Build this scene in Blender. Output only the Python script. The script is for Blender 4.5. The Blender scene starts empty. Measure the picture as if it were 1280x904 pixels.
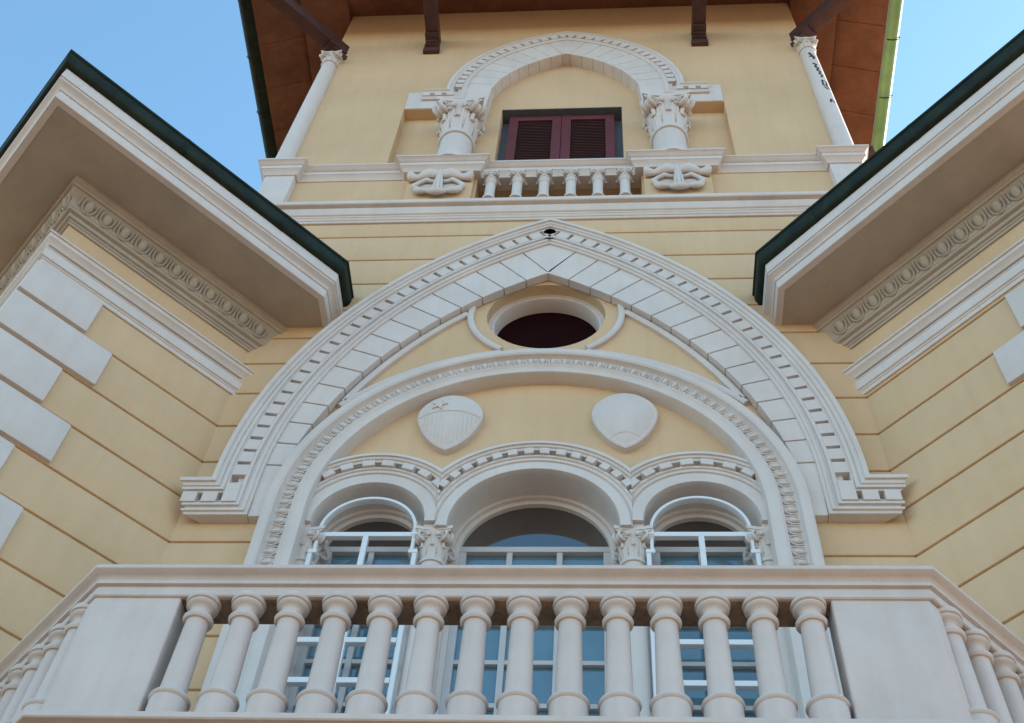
import bpy, bmesh, math, random
from mathutils import Vector, Matrix
from mathutils.geometry import tessellate_polygon
random.seed(4)
PI = math.pi
S45 = math.sqrt(.5)

# ------------------------------------------------------------------ camera, sky, sun, exposure
sc = bpy.context.scene
cam = bpy.data.cameras.new('camera'); cam_ob = bpy.data.objects.new('camera', cam)
sc.collection.objects.link(cam_ob); sc.camera = cam_ob
RT = Vector((.9972, .0507, .0550)).normalized(); FW = Vector((-.0741, .5644, .8222)).normalized()
UP = RT.cross(FW).normalized(); RT = FW.cross(UP).normalized()
M = Matrix((RT, UP, -FW)).transposed().to_4x4(); M.translation = Vector((.4772, -5.5269, 1.6))
cam_ob.matrix_world = M
cam.sensor_fit = 'HORIZONTAL'; cam.sensor_width = 36; cam.lens = 36 * 1534.244 / 1280
cam.clip_start = .05; cam.clip_end = 3000

SUN_AZ, SUN_EL = math.radians(56), math.radians(30)      # azimuth clockwise from +Y (into the facade)
w = bpy.data.worlds.new('World'); sc.world = w; w.use_nodes = True
wn = w.node_tree.nodes; wl = w.node_tree.links
bg = wn['Background']; sky = wn.new('ShaderNodeTexSky'); sky.sky_type = 'NISHITA'
sky.sun_disc = False; sky.sun_elevation = SUN_EL; sky.sun_rotation = SUN_AZ
sky.air_density = 1.0; sky.dust_density = .3; sky.ozone_density = 1.0
hs = wn.new('ShaderNodeHueSaturation'); hs.inputs['Hue'].default_value = .484; hs.inputs['Saturation'].default_value = 1.09; hs.inputs['Value'].default_value = 1.05
wl.new(sky.outputs[0], hs.inputs['Color']); wl.new(hs.outputs[0], bg.inputs[0]); bg.inputs[1].default_value = .15
sun = bpy.data.lights.new('sun', 'SUN'); sun.energy = 5.0; sun.angle = math.radians(.5); sun.color = (1, .93, .82)
sun_ob = bpy.data.objects.new('sun', sun); sc.collection.objects.link(sun_ob)
sd = Vector((math.sin(SUN_AZ) * math.cos(SUN_EL), math.cos(SUN_AZ) * math.cos(SUN_EL), math.sin(SUN_EL)))
sun_ob.rotation_euler = sd.to_track_quat('Z', 'Y').to_euler()
sun_ob.location = sd * 60
vs = sc.view_settings; vs.view_transform = 'Standard'; vs.look = 'None'; vs.gamma = 1; vs.exposure = 1.38

# ------------------------------------------------------------------ materials
def mat(name, col, rough=.8, noise=.08, nscale=3., bump=.15, bscale=60., col2=None, streak=0., metal=0., spec=None, ior=None, blotch=None, rnd=0.):
    m = bpy.data.materials.new(name); m.use_nodes = True
    n = m.node_tree.nodes; l = m.node_tree.links; b = n['Principled BSDF']
    b.inputs['Roughness'].default_value = rough; b.inputs['Metallic'].default_value = metal
    if spec is not None: b.inputs['Specular IOR Level'].default_value = spec
    if ior: b.inputs['IOR'].default_value = ior
    tc = n.new('ShaderNodeTexCoord')
    nz = n.new('ShaderNodeTexNoise'); nz.inputs['Scale'].default_value = nscale; nz.inputs['Detail'].default_value = 6
    nz.inputs['Roughness'].default_value = .65
    l.new(tc.outputs['Object'], nz.inputs['Vector'])
    rp = n.new('ShaderNodeValToRGB'); rp.color_ramp.elements[0].position = .3; rp.color_ramp.elements[1].position = .7
    lo = col2 or tuple(c * (1 - noise * 2) for c in col)
    rp.color_ramp.elements[0].color = (*lo, 1); rp.color_ramp.elements[1].color = (*[min(1, c * (1 + noise)) for c in col], 1)
    l.new(nz.outputs['Fac'], rp.inputs['Fac']); out = rp.outputs['Color']
    if streak:
        mp = n.new('ShaderNodeMapping'); mp.inputs['Scale'].default_value = (9, 9, .8)
        l.new(tc.outputs['Object'], mp.inputs['Vector'])
        n2 = n.new('ShaderNodeTexNoise'); n2.inputs['Scale'].default_value = 1.3; n2.inputs['Detail'].default_value = 5
        l.new(mp.outputs[0], n2.inputs['Vector'])
        r2 = n.new('ShaderNodeValToRGB'); r2.color_ramp.elements[0].position = .35; r2.color_ramp.elements[1].position = .62
        k = 1 - streak; r2.color_ramp.elements[0].color = (k, k * .985, k * .96, 1); r2.color_ramp.elements[1].color = (1, 1, 1, 1)
        l.new(n2.outputs['Fac'], r2.inputs['Fac'])
        mx = n.new('ShaderNodeMix'); mx.data_type = 'RGBA'; mx.blend_type = 'MULTIPLY'; mx.inputs[0].default_value = 1
        l.new(out, mx.inputs[6]); l.new(r2.outputs[0], mx.inputs[7]); out = mx.outputs[2]
    if blotch:
        n3 = n.new('ShaderNodeTexNoise'); n3.inputs['Scale'].default_value = 11; n3.inputs['Detail'].default_value = 8
        l.new(tc.outputs['Object'], n3.inputs['Vector'])
        r3 = n.new('ShaderNodeValToRGB'); r3.color_ramp.elements[0].position = .58; r3.color_ramp.elements[1].position = .72
        r3.color_ramp.elements[0].color = (0, 0, 0, 1); r3.color_ramp.elements[1].color = (1, 1, 1, 1)
        l.new(n3.outputs['Fac'], r3.inputs['Fac'])
        mx = n.new('ShaderNodeMix'); mx.data_type = 'RGBA'
        l.new(r3.outputs[0], mx.inputs[0]); l.new(out, mx.inputs[6]); mx.inputs[7].default_value = (*blotch, 1); out = mx.outputs[2]
    if rnd:
        oi = n.new('ShaderNodeObjectInfo'); mr = n.new('ShaderNodeMapRange'); mr.inputs[3].default_value = 1 - rnd; mr.inputs[4].default_value = 1
        l.new(oi.outputs['Random'], mr.inputs[0]); mx = n.new('ShaderNodeMix'); mx.data_type = 'RGBA'; mx.blend_type = 'MULTIPLY'; mx.inputs[0].default_value = 1
        l.new(out, mx.inputs[6]); l.new(mr.outputs[0], mx.inputs[7]); out = mx.outputs[2]
    l.new(out, b.inputs['Base Color'])
    if bump:
        n4 = n.new('ShaderNodeTexNoise'); n4.inputs['Scale'].default_value = bscale; n4.inputs['Detail'].default_value = 7
        l.new(tc.outputs['Object'], n4.inputs['Vector'])
        bp = n.new('ShaderNodeBump'); bp.inputs['Strength'].default_value = bump; bp.inputs['Distance'].default_value = .01
        l.new(n4.outputs['Fac'], bp.inputs['Height']); l.new(bp.outputs[0], b.inputs['Normal'])
    return m
YEL = mat('cream_plaster', (.65, .463, .283), .9, .05, .9, .3, 55, streak=.03)
WHT = mat('white_stucco', (.670, .617, .588), .75, .04, 2.2, .22, 70, streak=.03, rnd=.04)
WHT2 = mat('balcony_white', (.635, .555, .52), .7, .04, 3.0, .2, 70, streak=.045, rnd=.05)
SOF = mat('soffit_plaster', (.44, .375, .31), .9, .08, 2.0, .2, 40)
RAW = mat('rough_mortar', (.30, .20, .13), .95, .25, 14, .6, 40)
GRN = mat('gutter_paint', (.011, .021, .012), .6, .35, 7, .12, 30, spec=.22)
LGR = mat('gutter_green_sunlit', (.17, .36, .16), .4, .1, 4, .05, 30)  # lighter green carries the sunshine on the right tower gutter
WOOD = mat('eave_wood', (.19, .077, .042), .75, .16, 3, .25, 25, streak=.12)
BEAM = mat('beam_wood', (.075, .030, .026), .6, .2, 6, .25, 25)
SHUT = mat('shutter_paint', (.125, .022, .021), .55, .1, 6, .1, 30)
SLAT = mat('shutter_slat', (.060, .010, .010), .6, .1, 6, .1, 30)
STEEL = mat('blue_grey_reveal', (.10, .12, .15), .6, .1, 6, .1, 30)
FRAME = mat('white_paint', (.74, .77, .80), .35, .02, 4, .03, 40)
DFRAME = mat('door_frame_paint', (.50, .48, .48), .45, .03, 4, .03, 40)
GLASS = mat('window_glass', (.010, .007, .007), .03, .1, 1.2, .012, 2.2, ior=2.7)
GLASS2 = mat('lower_window_glass', (.075, .165, .215), .06, .12, 2.0, .02, 3, ior=2.3)
DARK = mat('maroon_interior_shade', (.014, .0013, .0021), .9, .1, 5, .1, 30, spec=.1)
TILE = mat('roof_tile', (.36, .15, .08), .85, .2, 5, .3, 20)
INK = mat('black_stain', (.03, .03, .035), .9, .2, 9, 0)
PAVE = mat('paving', (.20, .125, .07), .9, .1, .6, .2, 15)

# ------------------------------------------------------------------ mesh builder
class MB:
    def __init__(s, tf=None): s.v = []; s.f = []; s.tf = tf
    def add(s, vs, fs):
        b = len(s.v)
        for p in vs: s.v.append(s.tf(p) if s.tf else tuple(p))
        for f in fs: s.f.append([i + b for i in f])
        return s
    def box(s, x0, x1, y0, y1, z0, z1):
        return s.add([(x, y, z) for z in (z0, z1) for y in (y0, y1) for x in (x0, x1)],
                     [(0, 1, 3, 2), (4, 6, 7, 5), (0, 4, 5, 1), (2, 3, 7, 6), (0, 2, 6, 4), (1, 5, 7, 3)])
    def ring(s, rings, closed_ring=True, cap=True, closed_path=False):
        n = len(rings[0]); vs = [p for r in rings for p in r]; fs = []; R = len(rings)
        for i in range(R if closed_path else R - 1):
            j = (i + 1) % R
            for k in range(n if closed_ring else n - 1):
                l = (k + 1) % n; fs.append((i * n + k, i * n + l, j * n + l, j * n + k))
        if cap and not closed_path and closed_ring:
            fs.append(tuple(range(n - 1, -1, -1))); fs.append(tuple(range((R - 1) * n, R * n)))
        return s.add(vs, fs)
    def plan(s, path, prof, cap=True):      # sweep profile (offset to the left of the path, z) along a plan polyline with mitres
        return s.sweep(path, prof, -1, lambda a, b, t: (a, b, t), cap)
    def elev(s, path, prof, cap=True, ret=None):      # sweep profile (offset to the right of the path, y) along an XZ polyline with mitres
        return s.sweep(path, prof, 1, lambda a, b, t: (a, t, b), cap, ret)
    def sweep(s, path, prof, side, mk, cap=True, ret=None):
        P = [Vector(p) for p in path]; rings = []
        ds = [(P[i + 1] - P[i]).normalized() for i in range(len(P) - 1)]
        ns = [Vector((d.y, -d.x)) * side for d in ds]
        for i, p in enumerate(P):
            if i == 0: m = ns[0]
            elif i == len(P) - 1: m = ns[-1]
            else:
                m = ns[i - 1] + ns[i]; m = m / max(.2, (1 + ns[i - 1].dot(ns[i])))
            rings.append([mk(p.x + m.x * o, p.y + m.y * o, t) for o, t in prof])
        if ret:                             # ends returned against the wall: each layer stops as far short as it lies back
            rings[0] = [(x + 1.25 * (y + ret), y, z) for x, y, z in rings[0]]; rings[-1] = [(x - 1.25 * (y + ret), y, z) for x, y, z in rings[-1]]
        return s.ring(rings, True, cap)
    def plate(s, outer, holes, y0, y1):     # polygon with holes in XZ, thickness y0..y1
        loops = [outer] + list(holes)
        tris = tessellate_polygon([[Vector((x, z, 0)) for x, z in l] for l in loops])
        pts = [p for l in loops for p in l]; n = len(pts)
        fs = [tuple(t) for t in tris] + [tuple(i + n for i in t) for t in tris]
        b = 0
        for l in loops:
            m = len(l)
            for i in range(m): j = (i + 1) % m; fs.append((b + i, b + j, n + b + j, n + b + i))
            b += m
        return s.add([(x, y0, z) for x, z in pts] + [(x, y1, z) for x, z in pts], fs)
    def slab(s, poly, z0, z1):              # polygon in XY, thickness z0..z1
        n = len(poly)
        return s.add([(x, y, z0) for x, y in poly] + [(x, y, z1) for x, y in poly],
                     [tuple(range(n)), tuple(range(n, 2 * n))] + [(i, (i + 1) % n, n + (i + 1) % n, n + i) for i in range(n)])
    def lathe(s, c, prof, seg=28):
        cx, cy = c
        rings = [[(cx + r * math.cos(2 * PI * k / seg), cy + r * math.sin(2 * PI * k / seg), z) for k in range(seg)] for r, z in prof]
        return s.ring(rings)
    def tube(s, pts, rad, seg=8, flat=None):
        P = [Vector(p) for p in pts]; rings = []
        for i, p in enumerate(P):
            d = (P[min(i + 1, len(P) - 1)] - P[max(i - 1, 0)]).normalized()
            a = d.cross(Vector((0, 1, 0)) if abs(d.y) < .9 else Vector((1, 0, 0))).normalized(); b = d.cross(a)
            r = rad[i] if isinstance(rad, (list, tuple)) else rad
            rings.append([tuple(p + (a * math.cos(t) + b * math.sin(t) * (flat or 1)) * r) for t in [2 * PI * k / seg for k in range(seg)]])
        return s.ring(rings)
    def ball(s, c, ax, r, nu=9, nv=6):      # ellipsoid: ax three unit vectors, r three radii
        c = Vector(c); X, Y, Z = [Vector(a) for a in ax]; rings = []
        for i in range(nv + 1):
            t = PI * (i + .02) / (nv + .04) ; 
            rings.append([tuple(c + X * (r[0] * math.sin(t) * math.cos(2 * PI * k / nu)) + Y * (r[1] * math.sin(t) * math.sin(2 * PI * k / nu)) + Z * (r[2] * math.cos(t))) for k in range(nu)])
        return s.ring(rings)
    def build(s, name, m, parent=None, bevel=0, seg=2, smooth=35, label=None, clip=None, loc=None):
        me = bpy.data.meshes.new(name); me.from_pydata([tuple(p) for p in s.v], [], s.f)
        bm = bmesh.new(); bm.from_mesh(me)
        if clip:
            for co, no in clip:
                bmesh.ops.bisect_plane(bm, geom=bm.verts[:] + bm.edges[:] + bm.faces[:], plane_co=co, plane_no=no, clear_outer=True)
        bmesh.ops.recalc_face_normals(bm, faces=bm.faces[:])
        if bevel:
            es = [e for e in bm.edges if len(e.link_faces) == 2 and e.calc_face_angle(0) > .6]
            bmesh.ops.bevel(bm, geom=es, offset=bevel, segments=seg, profile=.6, affect='EDGES', clamp_overlap=True)
        bm.to_mesh(me); bm.free()
        me.materials.append(m)
        if smooth:
            me.polygons.foreach_set('use_smooth', [True] * len(me.polygons)); me.set_sharp_from_angle(angle=math.radians(smooth))
        o = bpy.data.objects.new(name, me); sc.collection.objects.link(o)
        if parent: o.parent = parent
        if label: o['label'] = label
        if loc: o.location = loc
        return o
def empty(name, parent=None, loc=(0, 0, 0)):
    o = bpy.data.objects.new(name, None); sc.collection.objects.link(o); o.empty_display_size = .2
    if parent: o.parent = parent
    o.location = loc
    return o
def copy_part(o, parent, loc=None):
    c = o.copy(); sc.collection.objects.link(c); c.parent = parent
    if loc: c.location = loc
    for ch in o.children: copy_part(ch, c)
    return c
def mirror(p): return (-p[0], p[1], p[2])
def arc(cx, cz, r, a0, a1, n): return [(cx + r * math.cos(a0 + (a1 - a0) * i / n), cz + r * math.sin(a0 + (a1 - a0) * i / n)) for i in range(n + 1)]

# frames along an XZ polyline, evenly spaced: position, tangent, inward normal
def walk(path, step, start=0., end=0.):
    P = [Vector(p) for p in path]; L = [0]
    for i in range(1, len(P)): L.append(L[-1] + (P[i] - P[i - 1]).length)
    T = L[-1] - start - end; n = max(1, round(T / step)); out = []
    for k in range(n):
        d = start + T * (k + .5) / n; i = 0
        while i < len(L) - 2 and L[i + 1] < d: i += 1
        t = (P[i + 1] - P[i]).normalized(); out.append((P[i] + t * (d - L[i]), t, T / n))
    return out

def egg(mb, c, t, u, o, w, h, d):           # one egg in its shell with a dart beside it: t along, u across (up), o outwards
    c = Vector(c); t = Vector(t); u = Vector(u); o = Vector(o)
    mb.ball(c + o * d * .25 - u * h * .02, (t, o, u), (w * .225, d * .85, h * .43), 10, 7)
    pts = []
    for k in range(13):
        a = PI * (1.12 - 1.24 * -1 * k / 12) if False else PI * (-.12 + -.0) + PI * 0
        a = -PI * 1.18 + PI * 1.36 * k / 12
        pts.append(c + t * (w * .345 * math.cos(a)) + u * (h * (.06 + .54 * math.sin(a))) + o * d * .32)
    mb.tube(pts, [w * .05 + w * .03 * math.sin(PI * k / 12) for k in range(13)], 6)
    q = c + t * (w * .5)
    mb.tube([q + u * h * .5 + o * d * .1, q + u * h * .1 + o * d * .4, q - u * h * .25 + o * d * .35, q - u * h * .52], [w * .05, w * .035, w * .075, w * .01], 6)

def capital(mb, c, zb, zt, r, ab, seg=20):  # leafy capital: ring, bell, two rows of leaves, four corner scrolls, hollow-sided top
    cx, cy = c; h = zt - zb
    mb.lathe(c, [(r * .98, zb - .06 * h), (r * 1.14, zb - .05 * h), (r * 1.20, zb), (r * 1.14, zb + .05 * h), (r * 1.02, zb + .06 * h), (r * 1.02, zb + .22 * h),
                 (r * 1.10, zb + .48 * h), (r * 1.30, zb + .70 * h), (r * 1.48, zb + .80 * h), (r * 1.52, zb + .845 * h), (r * .5, zb + .85 * h)], seg)
    poly = []
    for k in range(4):
        a = PI / 2 * k
        for u in (-.97, -.6, -.3, 0, .3, .6, .97):
            x, y = ab * (1 - .15 * (1 - u * u)), ab * u
            poly.append((cx + x * math.cos(a) - y * math.sin(a), cy + x * math.sin(a) + y * math.cos(a)))
    def sc_(f): return [(cx + (x - cx) * f, cy + (y - cy) * f) for x, y in poly]
    mb.slab(poly, zt - .10 * h, zt); mb.slab(sc_(.93), zt - .155 * h, zt - .095 * h)
    for row, (n_, ph, z0, z1, ww) in enumerate(((8, 0, .04, .42, .36), (8, PI / 8, .22, .66, .30))):
        for k in range(n_):
            a = 2 * PI * k / n_ + ph; X = Vector((math.cos(a), math.sin(a), 0)); Y = Vector((-X.y, X.x, 0)); rings = []
            for q, (f, dr, wf) in enumerate(((0, .0, .9), (.3, .04, 1), (.6, .08, 1.0), (.85, .17, .95), (1.0, .28, .8), (1.0, .36, .6), (.90, .38, .3))):
                R = r * (1.02 + dr + (.12 if row else 0) * f); z = zb + h * (z0 + (z1 - z0) * f)
                ring = []
                for e, (t, d) in enumerate(((-1, -.05), (-.6, .03), (-.25, .0), (0, .055), (.25, .0), (.6, .03), (1, -.05), (.5, -.12), (-.5, -.12))):
                    p = Vector((cx, cy, z)) + X * (R + r * d) + Y * (r * ww * wf * t); ring.append(tuple(p))
                rings.append(ring)
            mb.ring(rings)
    for k in range(4):
        a = PI / 4 + PI / 2 * k; X = Vector((math.cos(a), math.sin(a), 0)); Y = Vector((-X.y, X.x, 0)); Z = Vector((0, 0, 1))
        rr = min(.19 * h, .36 * ab); R = ab * 1.30 - rr * .95
        C = Vector((cx, cy, zt - .15 * h - rr * 1.02)) + X * R
        for sy in (-1, 1):
            sp = [C + Y * (sy * rr * .55) + X * (rr * (1.0 - .065 * i) * math.cos(1.9 - .62 * i)) + Z * (rr * (1.0 - .065 * i) * math.sin(1.9 - .62 * i)) for i in range(13)]
            mb.tube(sp, [rr * .26] * 12 + [rr * .2], 6)
        mb.ball(C, (X, Y, Z), (rr * .80, rr * .66, rr * .80), 10, 6)
        mb.tube([Vector((cx, cy, zb + .40 * h)) + X * r * 1.12, Vector((cx, cy, zb + .64 * h)) + X * r * 1.34, Vector((cx, cy, zb + .74 * h)) + X * (R * .80), C - X * rr * .5 + Z * rr * .2], [r * .14, r * .17, rr * .36, rr * .30], 7)
        a = PI / 2 * k; X = Vector((math.cos(a), math.sin(a), 0)); Y = Vector((-X.y, X.x, 0))
        mb.ball(Vector((cx, cy, zt - .09 * h)) + X * ab * .74, (X, Y, Z), (ab * .10, ab * .15, h * .085), 9, 5)
        for sy in (-1, 1):
            B = Vector((cx, cy, zt - .25 * h)) + X * (r * 1.42) + Y * (sy * r * .40)
            mb.ball(B, (X, Y, Z), (r * .16, r * .20, h * .07), 8, 5)

# ------------------------------------------------------------------ the setting
g = MB(); g.add([(-1500, -1500, 0), (1500, -1500, 0), (1500, 1500, 0), (-1500, 1500, 0)], [(0, 1, 2, 3)])
go = g.build('ground', PAVE, smooth=0); go['kind'] = 'structure'

villa = empty('villa'); villa['category'] = 'house'
villa['label'] = 'cream villa with white stucco trim, square tower, two angled wings and a balustraded balcony'

# ------------------------------------------------------------------ central facade
W = 2.437
RO, ZR = 1.835, 7.82                         # round arch
AO, ZS = 4.235, 8.05                         # pointed arch outer radius and spring height
def outer_x(z):                              # half width of the pointed arch at height z
    if z >= 11.79: return 0.
    return max(0., math.sqrt(AO * AO - (z - ZS) ** 2) - 1.99) if z > ZS else 2.245
OPEN = [(1.62, 3.9), (1.62, ZR)] + arc(0, ZR, 1.62, 0, PI, 40)[1:] + [(-1.62, 3.9)]
OC = arc(0, 10.36, .5, 0, 2 * PI, 56)[:-1]
fw_ = MB()
outer = [(-2.7, 3.9), (-1.62, 3.9), (-1.62, ZR)] + arc(0, ZR, 1.62, PI, 0, 40)[1:] + [(1.62, 3.9), (2.7, 3.9), (2.7, 12.03), (-2.7, 12.03)]
fw_.plate(outer, [OC], .018, .34)
fw_.box(-2.7, 2.7, .05, .35, 0, 3.9)
GL = [4.66, 5.06, 5.47, 5.89, 6.30, 6.72, 7.15, 7.557, 7.983, 8.406, 8.835, 9.25, 9.66]
GR = [4.55, 4.96, 5.37, 5.78, 6.19, 6.60, 7.015, 7.429, 7.858, 8.271, 8.685, 9.13, 9.585]
GU = [10.03, 10.46, 10.895, 11.32, 11.76, 12.03]
G2 = .009
def course(mb, path, z0, z1):
    mb.plan(path, [(-.02, z0), (-.009, z0), (-.002, z0 + .004), (0, z0 + .011), (0, z1 - .011), (-.002, z1 - .004), (-.009, z1), (-.02, z1)])
for side, G in ((-1, GL), (1, GR)):
    mb = MB(None if side < 0 else mirror)
    zs = G + GU
    for i in range(len(zs) - 1):
        z0, z1 = zs[i] + G2, zs[i + 1] - G2
        if z0 > 11.4 and side > 0: continue
        xa = 1.72 if z1 < 8.02 else outer_x(z1) - .06
        if z1 > 11.8: xa = -W
        elif z1 > 8.0 and z0 < 8.0: xa = 2.0
        course(mb, [(-max(xa, .02) if xa > -W else W, 0), (-W, 0)], z0, z1)
    fw_.v, fw_.f, off = fw_.v + mb.v, fw_.f + [[k + len(fw_.v) for k in f] for f in mb.f], 0
facade = fw_.build('facade_wall', YEL, villa, smooth=30)

# pointed arch moulding with imposts and dentils
def pointed(r, off, zs, n=44, xc=0., x0=None):
    half = r - off; a = math.acos(off / r)
    L = [(xc + off - r * math.cos(a * i / n), zs + r * math.sin(a * i / n)) for i in range(n + 1)]
    R = [(2 * xc - x, z) for x, z in reversed(L[:-1])]
    return L + R
PA = pointed(AO, 1.99, ZS)
path = [(-2.468, ZS)] + PA + [(2.495, ZS)]
pm = MB()
pm.elev(path, [(0, .01), (0, -.155), (.034, -.155), (.037, -.138), (.062, -.132), (.066, -.120), (.076, -.120), (.08, -.132), (.10, -.130), (.104, -.112), (.115, -.108), (.115, .01)], ret=.155)
pm.elev(path, [(.113, .01), (.113, -.042), (.150, -.042), (.160, -.078), (.215, -.078), (.215, .01)], ret=.155)
pm.elev(path, [(.213, .01), (.213, -.108), (.238, -.108), (.240, -.088), (.262, -.088), (.266, -.102), (.286, -.102), (.290, -.088), (.31, -.082), (.31, .01)], ret=.155)
def dentils(mb, path, t0, t1, y0, y1, step, frac=.52, start=0, end=0):
    for p, t, s_ in walk(path, step, start, end):
        nrm = Vector((t.y, -t.x)); h = s_ * frac / 2
        c = [p + nrm * t0 - t * h, p + nrm * t0 + t * h, p + nrm * t1 + t * h, p + nrm * t1 - t * h]
        mb.add([(q.x, y, q.y) for y in (y0, y1) for q in c], [(0, 1, 2, 3), (4, 7, 6, 5), (0, 4, 5, 1), (1, 5, 6, 2), (2, 6, 7, 3), (3, 7, 4, 0)])
dentils(pm, PA[:45], .114, .216, -.112, -.02, .148, .74, .06, .02)
dentils(pm, PA[44:], .114, .216, -.112, -.02, .148, .74, .02, .06)
for sgn in (-1, 1):
    for k, x in enumerate((2.372, 2.228, 2.085)): pm.box(sgn * x - .052, sgn * x + .052, -.120, -.02, ZS - .214, ZS - (.114 if k < 2 else .022))
pm.box(-.085, .085, -.085, -.02, 11.535, 11.668)
parch = pm.build('pointed_arch', WHT, villa, smooth=30, clip=[((0, 0, 0), (0, 0, -1))])

# voussoirs between the moulding and the inner, flatter arch
AM = AO - .305; AI, OI, ZI = 3.78, 1.937, 7.68
def inner_pt(a, xs):                         # where a joint line of the outer centre meets the inner arch (left side)
    cx, cz = 1.99, ZS; d = Vector((-math.cos(a), math.sin(a)))
    o = Vector((cx, cz)) - Vector((OI, ZI)); b = o.dot(d); c = o.dot(o) - AI * AI
    return Vector((cx, cz)) + d * (-b + math.sqrt(b * b - c))
amax = math.acos(1.99 / AO); NV = 15; A0, A1 = -.004, 1.013
angs = [A0 + (A1 - A0 - .045) * i / NV for i in range(NV + 1)]
def vous(poly, side):
    mb = MB(None if side < 0 else mirror); mb.plate(poly, [], -.066, .012); mb.build('voussoir', WHT, parch, bevel=.006, smooth=0)
for side in (-1, 1):
    for i in range(NV):
        a, b = angs[i] + .0016, angs[i + 1] - .0016
        if i == 0: a = -.075
        up = [(1.99 - AM * math.cos(a + (b - a) * k / 4), ZS + AM * math.sin(a + (b - a) * k / 4)) for k in range(5)]
        lo = [tuple(inner_pt(a + (b - a) * k / 4, 0)) for k in range(4, -1, -1)]
        if i == 0: up[0] = (up[1][0] - .0, 7.742); lo[-1] = (-1.80, 7.742)
        vous(up + lo, side)
a, b = angs[-1] + .0016, None
zt_ = ZS + math.sqrt(AM * AM - 1.99 ** 2); zi_ = ZI + math.sqrt(AI * AI - OI * OI)
am = math.acos(1.99 / AM)
up = [(1.99 - AM * math.cos(a + (am - a) * k / 4), ZS + AM * math.sin(a + (am - a) * k / 4)) for k in range(5)]
p0 = inner_pt(a, 0); ai0 = math.atan2(p0.y - ZI, OI - p0.x); ai1 = math.acos(OI / AI)
lo = [(OI - AI * math.cos(ai0 + (ai1 - ai0) * k / 4), ZI + AI * math.sin(ai0 + (ai1 - ai0) * k / 4)) for k in range(5)]
poly = up + [(-x, z) for x, z in reversed(up[:-1])] + [(-x, z) for x, z in lo] + list(reversed(lo[:-1]))
mb = MB(); mb.plate(poly, [], -.066, .012); mb.build('keystone', WHT, parch, bevel=.006, smooth=0)

# round arch with egg-and-dart band and jambs
rp = [(-RO, 3.9)] + arc(0, ZR, RO, PI, 0, 64) + [(RO, 3.9)]
rm = MB()
rm.elev(rp, [(0, .012), (0, -.11), (.006, -.125), (.02, -.13), (.06, -.13), (.075, -.12), (.08, -.095), (.09, -.08), (.185, -.075), (.19, -.105), (.21, -.115), (.225, -.105), (.235, -.10), (.285, -.10), (.292, -.085), (.292, .05), (.2, .05)])
rarch = rm.build('round_arch', WHT, villa, smooth=30)
em = MB()
for p, t, s_ in walk(rp, .098):
    if p.y < 5.3: continue
    n_ = Vector((t.y, -t.x)); c = p + n_ * .135
    egg(em, (c.x, -.074, c.y), (t.x, 0, t.y), (-n_.x, 0, -n_.y), (0, -1, 0), s_, .094, .029)
em.build('egg_and_dart_band', WHT, rarch, smooth=60)

# spandrel fillets around the round window
sm = MB()
rs = 3.768; ring_r = .665
def spandrel(side):
    mb = MB(None if side < 0 else mirror)
    prof = [(0, .03), (0, -.012), (.012, -.022), (.04, -.022), (.055, -.01), (.055, .03)]
    # upper edge concentric with the inner pointed arch, from the tip to the window ring
    a0, a1 = .395, .80
    mb.elev([(OI - rs * math.cos(a0 + (a1 - a0) * i / 24), ZI + rs * math.sin(a0 + (a1 - a0) * i / 24)) for i in range(25)], prof)
    th0, th1 = math.radians(170), math.radians(237)
    mb.elev([(0 + ring_r * math.cos(th0 + (th1 - th0) * i / 16), 10.36 + ring_r * math.sin(th0 + (th1 - th0) * i / 16)) for i in range(17)], [(-o, y) for o, y in prof])
    b0, b1 = math.radians(141), math.radians(100)
    rb = 2.01
    mb.elev([(rb * math.cos(b0 + (b1 - b0) * i / 20), ZR + rb * math.sin(b0 + (b1 - b0) * i / 20)) for i in range(21)], prof)
    return mb
for side in (-1, 1):
    spandrel(side).build('spandrel_fillet', WHT, facade, smooth=40)

# round window
ow = empty('round_window', villa)
om = MB(); c = arc(0, 10.375, .5, 0, 2 * PI, 64)
cc = [(x, z) for x, z in c[:-1]]
prof = [(.0, .135), (.012, .12), (.028, .12), (.033, .134), (.046, .128), (.060, .132), (.068, .15), (.068, .30), (0, .30)]
rings = [[(r_ * math.cos(a), y, 10.37 + r_ * math.sin(a)) for r_, y in [(.51 - o, y) for o, y in prof]] for a in [2 * PI * k / 64 for k in range(64)]]
om.ring(rings, True, False, True); om.build('frame', WHT, ow, smooth=35)
d = MB(); d.plate(arc(0, 10.37, .45, 0, 2 * PI, 48)[:-1], [], .275, .29)
d.build('shutter', DARK, ow, smooth=0)  # near-black disc paints in the shade inside the open round window

# ------------------------------------------------------------------ triple arcade inside the round arch
ZC, RC, RCO = 7.69, .575, .845
ZD, RD, RDO, XD = 7.735, .385, .67, 1.12
XV = .66
def lower_edge(rc, rd, x_end):               # union outline of the three extradoses, left to right
    pts = []
    a0 = PI if x_end > XD + rd else math.acos((-x_end + XD) / rd)
    zl = None
    n = 20
    aL = math.acos((XD - XV) / rd)           # angle where side arc reaches x=-XV
    pts += [(-XD + rd * math.cos(PI + (aL - PI) * i / n), ZD + rd * math.sin(PI + (aL - PI) * i / n)) for i in range(n + 1)]
    aC = math.acos(-XV / rc)
    zV = max(pts[-1][1], ZC + rc * math.sin(aC))
    pts[-1] = (-XV, zV)
    C = [(rc * math.cos(aC + (PI - 2 * aC) * i / 28), ZC + rc * math.sin(aC + (PI - 2 * aC) * i / 28)) for i in range(1, 28)]
    pts += C
    R = [(-x, z) for x, z in reversed(pts[:n + 1])]
    return pts + R
le = lower_edge(.80, .62, 1.7)
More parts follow.
